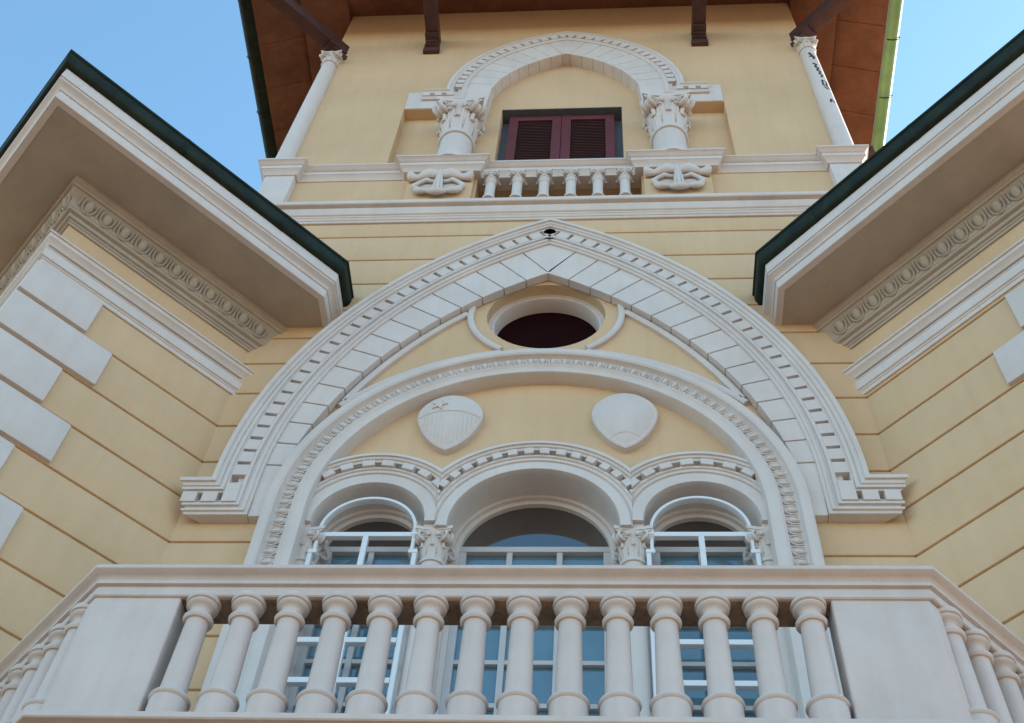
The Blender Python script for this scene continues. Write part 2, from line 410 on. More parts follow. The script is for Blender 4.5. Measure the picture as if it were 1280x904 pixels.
tym = MB(); tym.plate(arc(0, ZR, 1.615, 0, PI, 40) + [(-1.615, ZD)] + le + [(1.615, ZD)], [], .022, .2)
tymp = tym.build('tympanum_wall', YEL, villa, smooth=0)
le2 = lower_edge(.82, .64, 1.7)
inner = [(1.60, 7.68), (XD + RD, 7.68)] + arc(XD, ZD, RD, 0, PI, 24) + [(XD - RD, 7.68), (RC, 7.68)] + arc(0, ZC, RC, 0, PI, 30) + [(-RC, 7.68), (-XD + RD, 7.68)] + arc(-XD, ZD, RD, 0, PI, 24) + [(-XD - RD, 7.68), (-1.60, 7.68)]
am_ = MB(); am_.plate([(-1.60, ZD)] + le2[0:] + [(1.60, ZD)] + inner, [], -.005, .30)
arcade = am_.build('arcade_arches', WHT, villa, smooth=40)
def archivolt(cx, zc, ri, ro, name, clip):
    mb = MB(); n = 48
    full = arc(cx, zc, ro, PI, 0, n); h = ro - ri
    mb.elev(full, [(0, .03), (0, -.075), (.03, -.080), (.033, -.066), (.05, -.062), (.054, -.050), (.072, -.046), (.075, .03)])
    mb.elev(full, [(.073, .03), (.073, .0), (.108, .0), (.110, -.030), (.135, -.030), (.135, .03)])
    mb.elev(full, [(.133, .03), (.133, -.052), (.150, -.052), (.154, -.040), (.178, -.040), (.183, -.026), (.192, -.026), (.197, -.038), (h - .004, -.038), (h, -.024), (h, .03)])
    a0 = .32
    cnt = 15 if ri > .5 else 9
    dentils(mb, full, .0755, .1325, -.072, -.004, PI * ro / (cnt * 1.36), .50, 0, 0)
    return mb.build(name, WHT, arcade, smooth=30, clip=clip)
e = 1e-4
archivolt(0, ZC, RC, RCO, 'archivolt', [((XV, 0, 0), (1, 0, 0)), ((-XV, 0, 0), (-1, 0, 0))])
archivolt(-XD, ZD, RD, RDO, 'archivolt', [((-XV, 0, 0), (1, 0, 0)), ((-1.6, 0, 0), (-1, 0, 0))])
archivolt(XD, ZD, RD, RDO, 'archivolt', [((XV, 0, 0), (-1, 0, 0)), ((1.6, 0, 0), (1, 0, 0))])

# shields on the tympanum
def shield(xc, zc, star):
    Wd, H = .245, .335
    def outl(a):                            # a 0..1 round the outline, start at the bottom tip, clockwise from the front
        key = [(0, -1), (-.30, -.85), (-.60, -.60), (-.82, -.30), (-.955, -.02), (-1, .20), (-.955, .42), (-.82, .63), (-.59, .82), (-.31, .95), (0, 1.0)]
        t = a * 2 if a <= .5 else (1 - a) * 2
        f = t * (len(key) - 1); i = min(int(f), len(key) - 2); u = f - i
        p = lambda j: key[max(0, min(len(key) - 1, j))]
        def cr(q0, q1, q2, q3): return .5 * (2 * q1 + (q2 - q0) * u + (2 * q0 - 5 * q1 + 4 * q2 - q3) * u * u + (3 * q1 - q0 - 3 * q2 + q3) * u ** 3)
        x = cr(p(i - 1)[0], p(i)[0], p(i + 1)[0], p(i + 2)[0]); z = cr(p(i - 1)[1], p(i)[1], p(i + 1)[1], p(i + 2)[1])
        return (x if a <= .5 else -x), z
    N, Rn = 180, 64
    mb = MB(); rings = []
    for j in range(Rn + 2):
        s_ = 1 if j == 0 else max(.004, 1 - (j - 1) / Rn)
        ring = []
        for k in range(N):
            ox, oz = outl(k / N); x, z = ox * s_, oz * s_
            if j == 0: y = .03
            else:
                y = -.030 - .062 * (1 - s_ ** 2.4)
                if s_ < .93: y += .008 * min(1, (.93 - s_) / .03)
                if star:
                    lz = .10 + .10 * (1 - x * x)
                    if s_ < .93: y -= .0038 * math.sin(x * 50) * max(0, min(1, (lz - .05 - z) / .06))
                    if s_ < .95: y += .013 * max(0, 1 - (abs(z - lz) / .03) ** 2)
                else:
                    lz = -.66 + .07 * (1 - (x / .4) ** 2)
                    if abs(z - lz) < .02 and s_ < .95: y += .006
            ring.append((xc + x * Wd, y, zc + z * H))
        rings.append(ring)
    mb.ring(rings)
    o = mb.build('shield', WHT, tymp, smooth=50, label='white oval shield with a star above a ribbed lower field' if star else 'plain smooth white oval shield on the right of the tympanum')
    if star:
        st = MB(); cx, cz = xc - .088, zc + .160
        def dome(px, pz):
            u_, v_ = (px - xc) / Wd, (pz - zc) / H
            best = min((abs(math.atan2(outl(k / 144)[0] * v_ - outl(k / 144)[1] * u_, outl(k / 144)[0] * u_ + outl(k / 144)[1] * v_)), k) for k in range(144))[1]
            s_ = math.hypot(u_, v_) / math.hypot(*outl(best / 144)); return -.027 - .062 * (1 - min(1, s_) ** 2.4)
        pts = [(cx, cz)] + [(cx + (.066 if k % 2 == 0 else .026) * math.sin(2 * PI * k / 10 + .25), cz + (.080 if k % 2 == 0 else .032) * math.cos(2 * PI * k / 10 + .25)) for k in range(10)]
        fr = [(px, dome(px, pz) - (.016 if q == 0 else .008), pz) for q, (px, pz) in enumerate(pts)]; bk = [(px, y_ + .03, pz) for px, y_, pz in fr]
        st.add(fr + bk, [(0, 1 + k, 1 + (k + 1) % 10) for k in range(10)] + [(11, 12 + (k + 1) % 10, 12 + k) for k in range(10)] + [(1 + k, 1 + (k + 1) % 10, 12 + (k + 1) % 10, 12 + k) for k in range(10)])
        st.build('star', WHT, o, smooth=0)
shield(-.668, 8.825, True); shield(.632, 8.835, False)

# columns of the arcade
def arc_column(x, name='arcade_column'):
    o = empty(name, villa, (x, .10, 4.95))
    s_ = MB(); s_.lathe((0, 0), [(.125, 0), (.125, .06), (.11, .07), (.118, .10), (.10, .13), (.088, .15), (.086, .9), (.080, 2.44), (.080, 2.47)])
    s_.build('shaft', WHT, o, smooth=40)
    c_ = MB(); capital(c_, (0, 0), 2.47, 2.745, .080, .126); c_.build('capital', WHT, o, smooth=45)
    return o
col0 = arc_column(-.66)
for x in (.66, -1.525, 1.525): copy_part(col0, villa, (x, .10, 4.95))

# ------------------------------------------------------------------ french windows and outer screens
def french(xc, zc, r, ri, mull, zb=4.95):
    o = empty('french_window', villa, (xc, 0, 0))
    f = MB(); out_ = [(r + .05, zb)] + arc(0, zc, r + .05, 0, PI, 32) + [(-r - .05, zb)]
    inn = [(ri, zb)] + arc(0, zc, ri, 0, PI, 32) + [(-ri, zb)]
    f.plate(out_ + list(reversed(inn)), [], .235, .31)
    f.plate([(r + .05, zb)] + arc(0, zc, r + .05, 0, PI, 32) + [(-r - .05, zb)] + list(reversed([(ri + .035, zb)] + arc(0, zc, ri + .035, 0, PI, 32) + [(-ri - .035, zb)])), [], .205, .24)
    f.build('surround', WHT, o, smooth=40)
    b = MB()
    for i, x in enumerate(mull): b.box(x - .02, x + .02, .252, .312, zb, 7.745)
    for z in [7.09 - .333 * k for k in range(7)]: b.box(-ri - .01, ri + .01, .256, .31, z - .017, z + .017)
    b.box(-ri - .01, ri + .01, .245, .318, 7.725, 7.775)
    b.box(-ri - .01, -ri + .05, .25, .312, zb, 7.73); b.box(ri - .05, ri + .01, .25, .312, zb, 7.73)
    b.build('glazing_bars', DFRAME, o, bevel=.004)
    p = MB(); p.plate([(ri + .01, 7.765)] + arc(0, zc, ri + .01, .0, PI, 32)[1:-1] + [(-ri - .01, 7.765)], [], .272, .30); p.build('fanlight_pane', GLASS, o, smooth=0)
    p = MB(); p.box(-ri, ri, .286, .302, zb, 7.735); p.build('door_pane', GLASS2, o, smooth=0)
    return o
french(0, ZC, RC, .515, (-.17, .17))
french(-XD, ZD, RD, .325, (0,)); french(XD, ZD, RD, .325, (0,))
def screen(xc):
    o = empty('arched_screen', villa, (xc, 0, 0)); r = .335; zc = 7.68; t = .022
    f = MB(); pth = [(-r, 7.47)] + arc(0, zc, r, PI, 0, 32) + [(r, 7.47)]
    f.elev(pth, [(0, .0), (0, .05), (t, .05), (t, .0)])
    for sg in (-1, 1):
        f.box(sg * r - .03, sg * r + .03, -.004, .054, 7.455, 7.49); f.box(sg * (r + .012) - .015, sg * (r + .012) + .015, .0, .05, 4.95, 7.47)
        f.box(sg * r - .028, sg * r + .028, -.004, .054, 7.63, 7.675)
    f.build('frame', FRAME, o, bevel=.004, smooth=40)
    b = MB()
    for z in [7.64 - .3125 * k for k in range(9)]: b.box(-r + .005, r - .005, .004, .046, z - .02, z + .02)
    b.box(-.019, .019, .006, .044, 4.95, 7.64)
    b.build('screen_bars', FRAME, o, bevel=.003)
screen(-1.115); screen(1.105)

# ------------------------------------------------------------------ wings
def frame_pts(path): return path
for side in (-1, 1):
    tf = None if side < 0 else mirror
    L = 1.70 if side < 0 else 1.745
    dz = 0 if side < 0 else -.075
    zsf = 10.195 + (0 if side < 0 else -.055)
    EX = 1.83 if side < 0 else 1.885          # where the eaves stop short of the facade axis
    G = GL if side < 0 else GR
    u = Vector((-S45, -S45)); n = Vector((S45, -S45)); O = Vector((-W, 0)); e2 = -n
    P = lambda s_, o_: (O.x + u.x * s_ + n.x * o_, O.y + u.y * s_ + n.y * o_)
    inner_path = [P(0, 0), P(L, 0), P(L, -5.6)]
    embed = [P(-.22, 0), P(L, 0), P(L, -5.6)]
    wm = MB(tf)
    wm.slab([P(-.1, -.019), P(L - .019, -.019), P(L - .019, -5.6), P(-.1, -3.6)], 0, zsf + .02)
    zz = [g_ for g_ in G if g_ < 9.3]
    for i in range(len(zz) - 1): course(wm, inner_path, zz[i] + G2, zz[i + 1] - G2)
    course(wm, inner_path, zz[-1] + G2, zsf - .01)
    wing = wm.build('wing_wall', YEL, villa, smooth=30, label='cream wing wall on the %s, angled out beside the balcony' % ('left' if side < 0 else 'right'))
    # quoins
    for i in range(len(zz) - 1):
        z0 = zz[i] + .018; z1 = zz[i + 1] - .026
        long_ = (len(zz) - 1 - i) % 2 == 0
        a, b = (.765, .53) if long_ else (.525, .80)
        q = MB(tf); q.slab([P(L - a, -.05), P(L - a, .032), P(L + .032, .032), P(L + .032, -b), P(L - .05, -b), P(L - .05, -.05)], z0, z1)
        q.build('quoin', WHT, wing, bevel=.012, seg=2, smooth=40)
    # string course
    z = 9.24 + dz
    st = MB(tf)
    st.plan(embed, [(-.05, z), (.014, z), (.018, z + .010), (.018, z + .034), (.026, z + .038), (.026, z + .050), (.040, z + .056), (.040, z + .148), (.046, z + .152), (.046, z + .160), (-.045, z + .162), (-.045, z + .204),
                    (.034, z + .208), (.044, z + .226), (.064, z + .246), (.072, z + .252), (.078, z + .27), (.078, z + .278), (.092, z + .281), (.092, z + .297), (-.05, z + .300)])
    st.build('string_course', WHT, wing, smooth=30)
    # bed mould under the eaves
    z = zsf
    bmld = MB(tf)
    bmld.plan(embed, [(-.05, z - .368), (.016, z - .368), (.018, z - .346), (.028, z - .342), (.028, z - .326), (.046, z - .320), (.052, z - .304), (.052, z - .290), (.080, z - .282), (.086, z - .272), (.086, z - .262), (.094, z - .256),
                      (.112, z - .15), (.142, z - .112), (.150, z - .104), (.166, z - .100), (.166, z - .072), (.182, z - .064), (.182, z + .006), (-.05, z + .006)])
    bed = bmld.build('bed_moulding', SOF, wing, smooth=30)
    eg = MB(tf)
    step = .164
    k = 0; s0 = .02
    tl = Vector((u.x, u.y, 0)); 
    out_v = Vector((n.x, n.y, 0)); upv = (Vector((n.x, n.y, 0)) * .42 + Vector((0, 0, .9))).normalized(); ov = (out_v * .9 - Vector((0, 0, .42))).normalized()
    while s0 + step * k < L + .06:
        x, y = P(s0 + step * k, .112); egg(eg, (x, y, z - .183), tl, upv, ov, step, .142, .031); k += 1
    out2 = Vector((u.x, u.y, 0)); t2 = Vector((e2.x, e2.y, 0)); up2 = (out2 * .42 + Vector((0, 0, .9))).normalized(); ov2 = (out2 * .9 - Vector((0, 0, .42))).normalized()
    for k in range(14):
        x, y = P(L + .112, .03 - step * k); egg(eg, (x, y, z - .183), t2, up2, ov2, step, .142, .031)
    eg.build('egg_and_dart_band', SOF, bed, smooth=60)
    # eaves: soffit, fascia, gutter, roof
    D = .64
    # edge path: from inside the facade, straight out, then along the wing, then round the corner
    se = (EX - W + D * S45) / S45 if False else None
    # intersection of x=-EX with the line off=D
    s_i = (EX - W + D * S45) / S45
    s_i = (-(-EX) - W + D * S45) / S45
    e0 = (-EX, .10); e1 = P(s_i, D); e2p = P(L + D, D); e3 = P(L + D, -5.6)
    edge = [e0, e1, e2p, e3]
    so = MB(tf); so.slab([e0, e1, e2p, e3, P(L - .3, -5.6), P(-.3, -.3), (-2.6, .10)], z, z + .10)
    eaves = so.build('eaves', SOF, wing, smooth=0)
    fa = MB(tf)
    fa.plan(edge, [(-.05, z - .006), (.004, z - .006), (.008, z + .002), (.008, z + .088), (.002, z + .092), (.002, z + .100), (.014, z + .104), (.016, z + .118), (.028, z + .136), (.050, z + .152), (.062, z + .160), (.066, z + .170), (.058, z + .176), (.058, z + .188), (.070, z + .192), (.070, z + .33), (-.05, z + .335)])
    fa.build('fascia', WHT, eaves, smooth=30)
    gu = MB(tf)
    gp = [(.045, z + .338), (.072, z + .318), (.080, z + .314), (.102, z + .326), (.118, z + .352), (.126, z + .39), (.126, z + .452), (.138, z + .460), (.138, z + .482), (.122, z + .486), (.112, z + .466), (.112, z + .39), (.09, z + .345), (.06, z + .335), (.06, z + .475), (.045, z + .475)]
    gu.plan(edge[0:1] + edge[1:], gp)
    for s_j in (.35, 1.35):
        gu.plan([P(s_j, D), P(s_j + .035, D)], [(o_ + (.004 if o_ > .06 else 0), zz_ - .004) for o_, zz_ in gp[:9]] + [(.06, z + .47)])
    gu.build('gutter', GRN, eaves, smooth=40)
    ro = MB(tf)
    ra, rb_ = P(s_i, D + .07), P(L + D + .07, D + .07); rc_ = P(L + D + .07, -5.5); rd_ = P(L - 2.2, -5.5); re_ = P(L - 2.2, -2.2)
    ro.add([(*ra, z + .47), (*rb_, z + .47), (*rc_, z + .47), (*rd_, z + 1.75), (*re_, z + 1.75), (-2.3, .3, z + 1.1), (-EX + .02, .05, z + .55)],
           [(0, 1, 4, 5, 6), (1, 2, 3, 4)])
    ro.build('wing_roof', TILE, wing, smooth=0)

# ------------------------------------------------------------------ balcony
BX = 1.985; BY = -1.345
c1 = (-1.942, BY); c2 = (1.942, BY); ln = 1.36
cl = [(-1.942 - ln * S45, BY + ln * S45), c1, c2, (1.942 + ln * S45, BY + ln * S45)]
# sweep left-of-path is outward when walking right to left
clr = list(reversed(cl))
slab = MB()
slab.plan(clr, [(-.35, 4.66), (-.05, 4.66), (-.02, 4.70), (-.02, 4.76), (.01, 4.78), (.035, 4.83), (.05, 4.885), (.06, 4.895), (.06, 4.903), (.112, 4.908), (.118, 4.914), (.118, 4.938), (.112, 4.945), (-.35, 4.95)])
slab.slab([(-2.9, -.25), (-2.0, -1.05), (2.0, -1.05), (2.9, -.25), (2.4, .3), (-2.4, .3)], 4.71, 4.94)
balcony = slab.build('balcony', WHT2, villa, smooth=30)
hr = MB()
hr.plan(clr, [(-.15, 5.69), (-.13, 5.682), (.044, 5.682), (.050, 5.688), (.050, 5.732), (.044, 5.738), (.044, 5.746), (.064, 5.750), (.064, 5.768), (.056, 5.774), (.060, 5.786), (.076, 5.802), (.098, 5.810), (.104, 5.816), (.104, 5.836), (.096, 5.845), (-.14, 5.848), (-.15, 5.84)])
hr.build('handrail', WHT2, balcony, smooth=35)
ru = MB(); ru.plan(clr, [(-.135, 5.676), (.028, 5.676), (.028, 5.70), (-.135, 5.70)]); ru.build('rough_underside', RAW, balcony, smooth=0)
for side in (-1, 1):
    pm_ = MB(None if side < 0 else mirror)
    x0, x1 = (-1.957, -1.538) if side < 0 else (-1.945, -1.505)
    yf = BY - .036
    pm_.slab([(x0, yf), (x1, yf), (x1, yf + .15), (x0 + .04, yf + .15), (x0 - .055, yf + .055)], 4.945, 5.69)
    pm_.build('pier', WHT2, balcony, bevel=.012, seg=3, smooth=40)
bl = MB()
bl.lathe((0, 0), [(.082, 0), (.085, .006), (.085, .118), (.083, .130), (.090, .134), (.094, .144), (.090, .154), (.080, .158), (.078, .164), (.066, .170), (.0615, .182), (.0600, .24), (.0545, .56), (.052, .596),
                  (.054, .600), (.064, .602), (.072, .612), (.073, .622), (.067, .632), (.056, .635), (.051, .642), (.0495, .662), (.053, .676), (.064, .684), (.073, .690), (.077, .698), (.075, .706), (.070, .709), (.070, .712), (.080, .716), (.084, .726), (.082, .736), (.076, .740), (.076, .75)], 36)
bal0 = bl.build('baluster', WHT2, balcony, smooth=40, loc=(-1.432, BY, 4.945))
for i in range(1, 14): copy_part(bal0, balcony, (-1.432 + .2182 * i, BY, 4.945))
for side in (-1, 1):
    for k in range(6):
        d_ = .12 + .205 * k
        copy_part(bal0, balcony, (side * (1.942 + d_ * S45), BY + d_ * S45, 4.945))

# ------------------------------------------------------------------ tower
TX = .04; TW = 2.95
NX0, NX1, NZ0, NZ1 = -1.78, 1.87, 13.05, 14.79
# niche outline: rectangle with the pointed inner arch above
half_i, zi0, rise_i = .90, 14.95, 1.42
ri_ = (half_i ** 2 + rise_i ** 2) / (2 * half_i)
ia = pointed(ri_ + .05, ri_ - half_i, zi0, 20, TX + .02)
tw = MB()
tw.plate([(TX - TW, 12.032), (TX + TW, 12.032), (TX + TW, 18.3), (TX - TW, 18.3)],
         [[(NX0, NZ0), (NX0, NZ1), (TX - half_i - .03, NZ1)] + [p for p in ia if p[1] > NZ1] + [(TX + half_i + .07, NZ1), (NX1, NZ1), (NX1, NZ0)],
          [(TX - .82, 12.42), (TX - .82, 12.97), (TX + .84, 12.97), (TX + .84, 12.42)]], 0, .13)
tw.box(TX - TW, TX - TW + .25, .128, 5.0, 9.0, 18.3); tw.box(TX + TW - .25, TX + TW, .128, 5.0, 9.0, 18.3)
tw.box(TX - TW + .24, TX + TW - .24, 4.7, 5.0, 9, 18.3)
tower = tw.build('tower_wall', YEL, villa, smooth=0)
tb = MB()
tb.plate([(NX0 - .1, 12.98), (NX1 + .1, 12.98), (NX1 + .1, 17.0), (NX0 - .1, 17.0)], [[(-.665, 13.4), (-.665, 15.03), (.722, 15.03), (.722, 13.4)]], .128, .34)
tb.build('niche_wall', YEL, tower, smooth=0)
# dark opening behind the little balusters
op = MB(); op.box(TX - .86, TX + .88, .40, .44, 12.3, 13.05); op.box(TX - .86, TX + .88, .10, .42, 12.97, 13.02); op.box(TX - .86, TX - .815, .12, .42, 12.4, 13.0); op.box(TX + .835, TX + .88, .12, .42, 12.4, 13.0)
op.build('loggia_recess', YEL, tower, smooth=0)
fl = MB(); fl.box(TX - .82, TX + .84, .005, .42, 12.36, 12.425); fl.build('loggia_floor', TILE, tower, smooth=0)
# cornice band
cp = [(TX + TW, 3.0), (TX + TW, 0), (TX - TW, 0), (TX - TW, 3.0)]
cb = MB(); cb.plan(cp, [(-.05, 12.022), (.016, 12.022), (.022, 12.032), (.022, 12.050), (.030, 12.054), (.040, 12.080), (.046, 12.084), (.046, 12.100), (.040, 12.104), (.040, 12.112), (.056, 12.122), (.078, 12.185), (.080, 12.205), (.070, 12.210), (.070, 12.226), (.112, 12.232), (.120, 12.240), (.120, 12.290), (.112, 12.302), (-.05, 12.315)])
cb.build('cornice', WHT, tower, smooth=30)
# ledge with breaks over the corbels and corner pedestals
def brk(x0, x1): return [(x1, 0), (x1, -.085), (x0, -.085), (x0, 0)]
lp = [(TX + TW, 3.0), (TX + TW + .07, 3.0), (TX + TW + .07, -.085), (TX + 2.70, -.085), (TX + 2.70, 0)] + brk(TX + .79, TX + 1.60) + brk(TX - 1.57, TX - .80) + [(TX - 2.70, 0), (TX - 2.70, -.085), (TX - TW - .07, -.085), (TX - TW - .07, 3.0)]
lp = lp[1:]
ld = MB(); ld.plan(lp, [(-.14, 12.955), (.010, 12.955), (.014, 12.968), (.040, 13.010), (.048, 13.018), (.048, 13.026), (.054, 13.028), (.054, 13.082), (.048, 13.086), (.048, 13.094), (.058, 13.098), (.072, 13.112), (.092, 13.140), (.100, 13.144), (.100, 13.170), (.092, 13.178), (-.14, 13.185)])
ledge = ld.build('ledge', WHT, tower, smooth=30)
for sg in (-1, 1):
    mb = MB(); x = TX + sg * 2.865; mb.box(x - .155, x + .155, -.083, .3, 12.31, 12.965); mb.build('corner_pedestal', WHT, tower, bevel=.008)
# corbels with carved scroll ornament
def carved(x):
    blk = MB(); blk.box(x - .335, x + .335, -.062, .02, 12.325, 12.965)
    co = blk.build('corbel', YEL, tower, bevel=.006)
    y = -.075; zt = 12.925; m = MB(lambda p: (p[0], p[1], zt + (p[2] - zt) * 1.32))
    for sg in (-1, 1):
        m.tube([(x + sg * .005, y - .01, zt - .065), (x + sg * .05, y - .03, zt - .055), (x + sg * .11, y - .04, zt - .05), (x + sg * .17, y - .035, zt - .07), (x + sg * .225, y - .02, zt - .085), (x + sg * .27, y - .02, zt - .08), (x + sg * .31, y - .025, zt - .07), (x + sg * .325, y - .02, zt - .07)],
               [.035, .058, .062, .050, .036, .046, .066, .050], 12, .8)
        eye = [(.022, -.150), (.075, -.150), (.130, -.128), (.190, -.165), (.250, -.225), (.225, -.262), (.150, -.300), (.08, -.305), (.025, -.300)]
        m.tube([(x + sg * ex, y - .022, zt + ez) for ex, ez in eye], [.014, .017, .024, .020, .026, .026, .018, .016, .014], 9)
        m.tube([(x + sg * .240, y - .02, zt - .285), (x + sg * .205, y - .04, zt - .330), (x + sg * .15, y - .045, zt - .342), (x + sg * .105, y - .035, zt - .335)], [.014, .028, .032, .018], 10)
    m.box(x - .20, x + .20, -.070, -.055, zt - .31, zt - .12)
    m.tube([(x - .10, y - .03, zt - .338), (x - .055, y - .05, zt - .358), (x, y - .055, zt - .365), (x + .055, y - .05, zt - .358), (x + .10, y - .03, zt - .338)], [.014, .032, .038, .032, .014], 10)
    for dx, r_ in ((0, .024), (-.034, .014), (.034, .014)):
        m.tube([(x + dx * .5, y - .05, zt - .02), (x + dx * .7, y - .055, zt - .13), (x + dx, y - .055, zt - .24), (x + dx * 1.2, y - .05, zt - .36)], [r_, r_ * .8, r_ * 1.1, r_], 8)
    m.build('carved_scroll', WHT, co, smooth=60)
carved(TX - 1.185); carved(TX + 1.195)
# little balusters
lb = empty('small_baluster', tower, (TX - .675, -.015, 12.42))
m = MB(); m.lathe((0, 0), [(.07, 0), (.07, .03), (.06, .04), (.052, .06), (.050, .34), (.050, .37)], 20); m.build('shaft', WHT, lb, smooth=40)
m = MB(); capital(m, (0, 0), .355, .54, .048, .086, 16); m.build('capital', WHT, lb, smooth=45)
def copy_deep(src, x):
    c_ = copy_part(src, tower, (x, -.015, 12.42))
for i in range(1, 6): copy_deep(lb, TX - .675 + .2695 * i)
# tower window arch
half_o, zo0, rise_o = 1.39, 15.24, 1.84
ro_ = (half_o ** 2 + rise_o ** 2) / (2 * half_o)
TXA = TX + .02
PT = pointed(ro_, ro_ - half_o, zo0, 32, TXA)
ta = MB(); tpath = [(TXA - 1.66, zo0 - .0)] + PT + [(TXA + 1.66, zo0)]
ta.elev(tpath, [(0, .05), (0, -.065), (.03, -.075), (.045, -.075), (.055, -.06), (.08, -.05), (.095, -.02), (.095, .05)])
ta.elev(tpath, [(.093, .05), (.093, .03), (.135, .03), (.137, -.026), (.185, -.026), (.185, .05)])
ta.elev(tpath, [(.183, .05), (.183, -.05), (.20, -.056), (.215, -.045), (.235, -.04), (.235, .05)])
dentils(ta, PT[:33], .094, .184, -.058, .02, .142, .66, .05, .02); dentils(ta, PT[32:], .094, .184, -.058, .02, .142, .66, .02, .05)
for sg in (-1, 1):
    for x in (1.61, 1.47, 1.33): ta.box(TXA + sg * x - .04, TXA + sg * x + .04, -.062, 0, zo0 - .178, zo0 - .098)
tarch = ta.build('tower_arch', WHT, tower, smooth=30)
# stones of the tower arch
rm_ = ro_ - .23; om_ = ro_ - half_o
am2 = math.acos(om_ / rm_)
def t_in(a):
    d_ = Vector((-math.cos(a), math.sin(a))); o_ = Vector((om_, zo0)) - Vector((ri_ - half_i, zi0)); b_ = o_.dot(d_); c_ = o_.dot(o_) - ri_ * ri_
    return Vector((om_, zo0)) + d_ * (-b_ + math.sqrt(max(0, b_ * b_ - c_)))
NT = 9; angs2 = [am2 * .985 * i / NT for i in range(NT)] 
for side in (-1, 1):
    for i in range(NT - 1):
        a, b = angs2[i] + .002, angs2[i + 1] - .002
        up = [(om_ - rm_ * math.cos(a + (b - a) * k / 3), zo0 + rm_ * math.sin(a + (b - a) * k / 3)) for k in range(4)]
        lo = [tuple(t_in(a + (b - a) * k / 3)) for k in range(3, -1, -1)]
        if i == 0: up[0] = (up[0][0], 14.64); lo[-1] = (-half_i, 14.64)
        mb = MB((lambda p: (TXA + p[0], p[1], p[2])) if side < 0 else (lambda p: (TXA - p[0], p[1], p[2])))
        mb.plate(up + lo, [], -.03, .15); mb.build('voussoir', WHT, tarch, bevel=.004, smooth=0)
a = angs2[-1] + .002
up = [(om_ - rm_ * math.cos(a + (am2 - a) * k / 3), zo0 + rm_ * math.sin(a + (am2 - a) * k / 3)) for k in range(4)]
p0 = t_in(a); q0 = math.atan2(p0.y - zi0, (ri_ - half_i) - p0.x); q1 = math.acos((ri_ - half_i) / ri_)
lo = [((ri_ - half_i) - ri_ * math.cos(q0 + (q1 - q0) * k / 3), zi0 + ri_ * math.sin(q0 + (q1 - q0) * k / 3)) for k in range(4)]
poly = up + [(-x, z) for x, z in reversed(up[:-1])] + [(-x, z) for x, z in lo] + list(reversed(lo[:-1]))
mb = MB(lambda p: (TXA + p[0], p[1], p[2])); mb.plate(poly, [], -.03, .15); mb.build('keystone', WHT, tarch, bevel=.004, smooth=0)
for sg in (-1, 1):                           # plain lintel ends in the niche
    mb = MB(); a_, b_ = sorted((TX + sg * 1.0, NX0 + .004 if sg < 0 else NX1 - .004)); mb.box(a_, b_, -.014, .02, 14.795, 15.27); mb.build('lintel', WHT, tarch, bevel=.006)
# columns in the tower window
tc0 = empty('window_column', tower, (TXA - 1.15, .04, 13.15))
m = MB(); m.lathe((0, 0), [(.24, 0), (.24, .08), (.215, .10), (.22, .14), (.185, .18), (.18, .22), (.176, .70)], 36); m.build('shaft', WHT, tc0, smooth=40)
m = MB(); capital(m, (0, 0), .72, 1.46, .172, .276, 28); m.build('capital', WHT, tc0, smooth=45)
copy_part(tc0, tower, (TXA + 1.15, .04, 13.15))
# shuttered window
sw = empty('shuttered_window', tower)
m = MB(); m.box(-.665, .722, .30, .33, 13.3, 15.04); m.build('backing', STEEL, sw, smooth=0)
m = MB(); m.box(-.668, .725, .132, .30, 15.02, 15.06)
m.build('lintel_reveal', STEEL, sw, smooth=0)
for sg, (x0, x1) in ((-1, (-.575, .026)), (1, (.032, .633))):
    f = MB(); zb_, zt2 = 13.25, 14.985
    for a_, b_ in ((x0, x0 + .105), (x1 - .105, x1)): f.box(a_, b_, .20, .245, zb_, zt2)
    f.box(x0 + .10, x1 - .10, .202, .243, zt2 - .11, zt2); f.box(x0 + .10, x1 - .10, .202, .243, zb_, zb_ + .3)
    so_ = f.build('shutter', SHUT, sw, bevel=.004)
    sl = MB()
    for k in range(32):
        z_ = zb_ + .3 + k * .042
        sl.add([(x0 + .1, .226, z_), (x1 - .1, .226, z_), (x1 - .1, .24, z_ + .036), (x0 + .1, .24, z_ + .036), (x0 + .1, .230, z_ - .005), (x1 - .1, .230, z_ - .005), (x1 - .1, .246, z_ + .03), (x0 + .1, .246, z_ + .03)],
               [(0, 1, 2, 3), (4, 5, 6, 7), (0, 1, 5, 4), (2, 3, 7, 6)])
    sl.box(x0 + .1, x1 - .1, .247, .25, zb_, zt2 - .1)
    sl.build('slats', SLAT, so_, smooth=0)
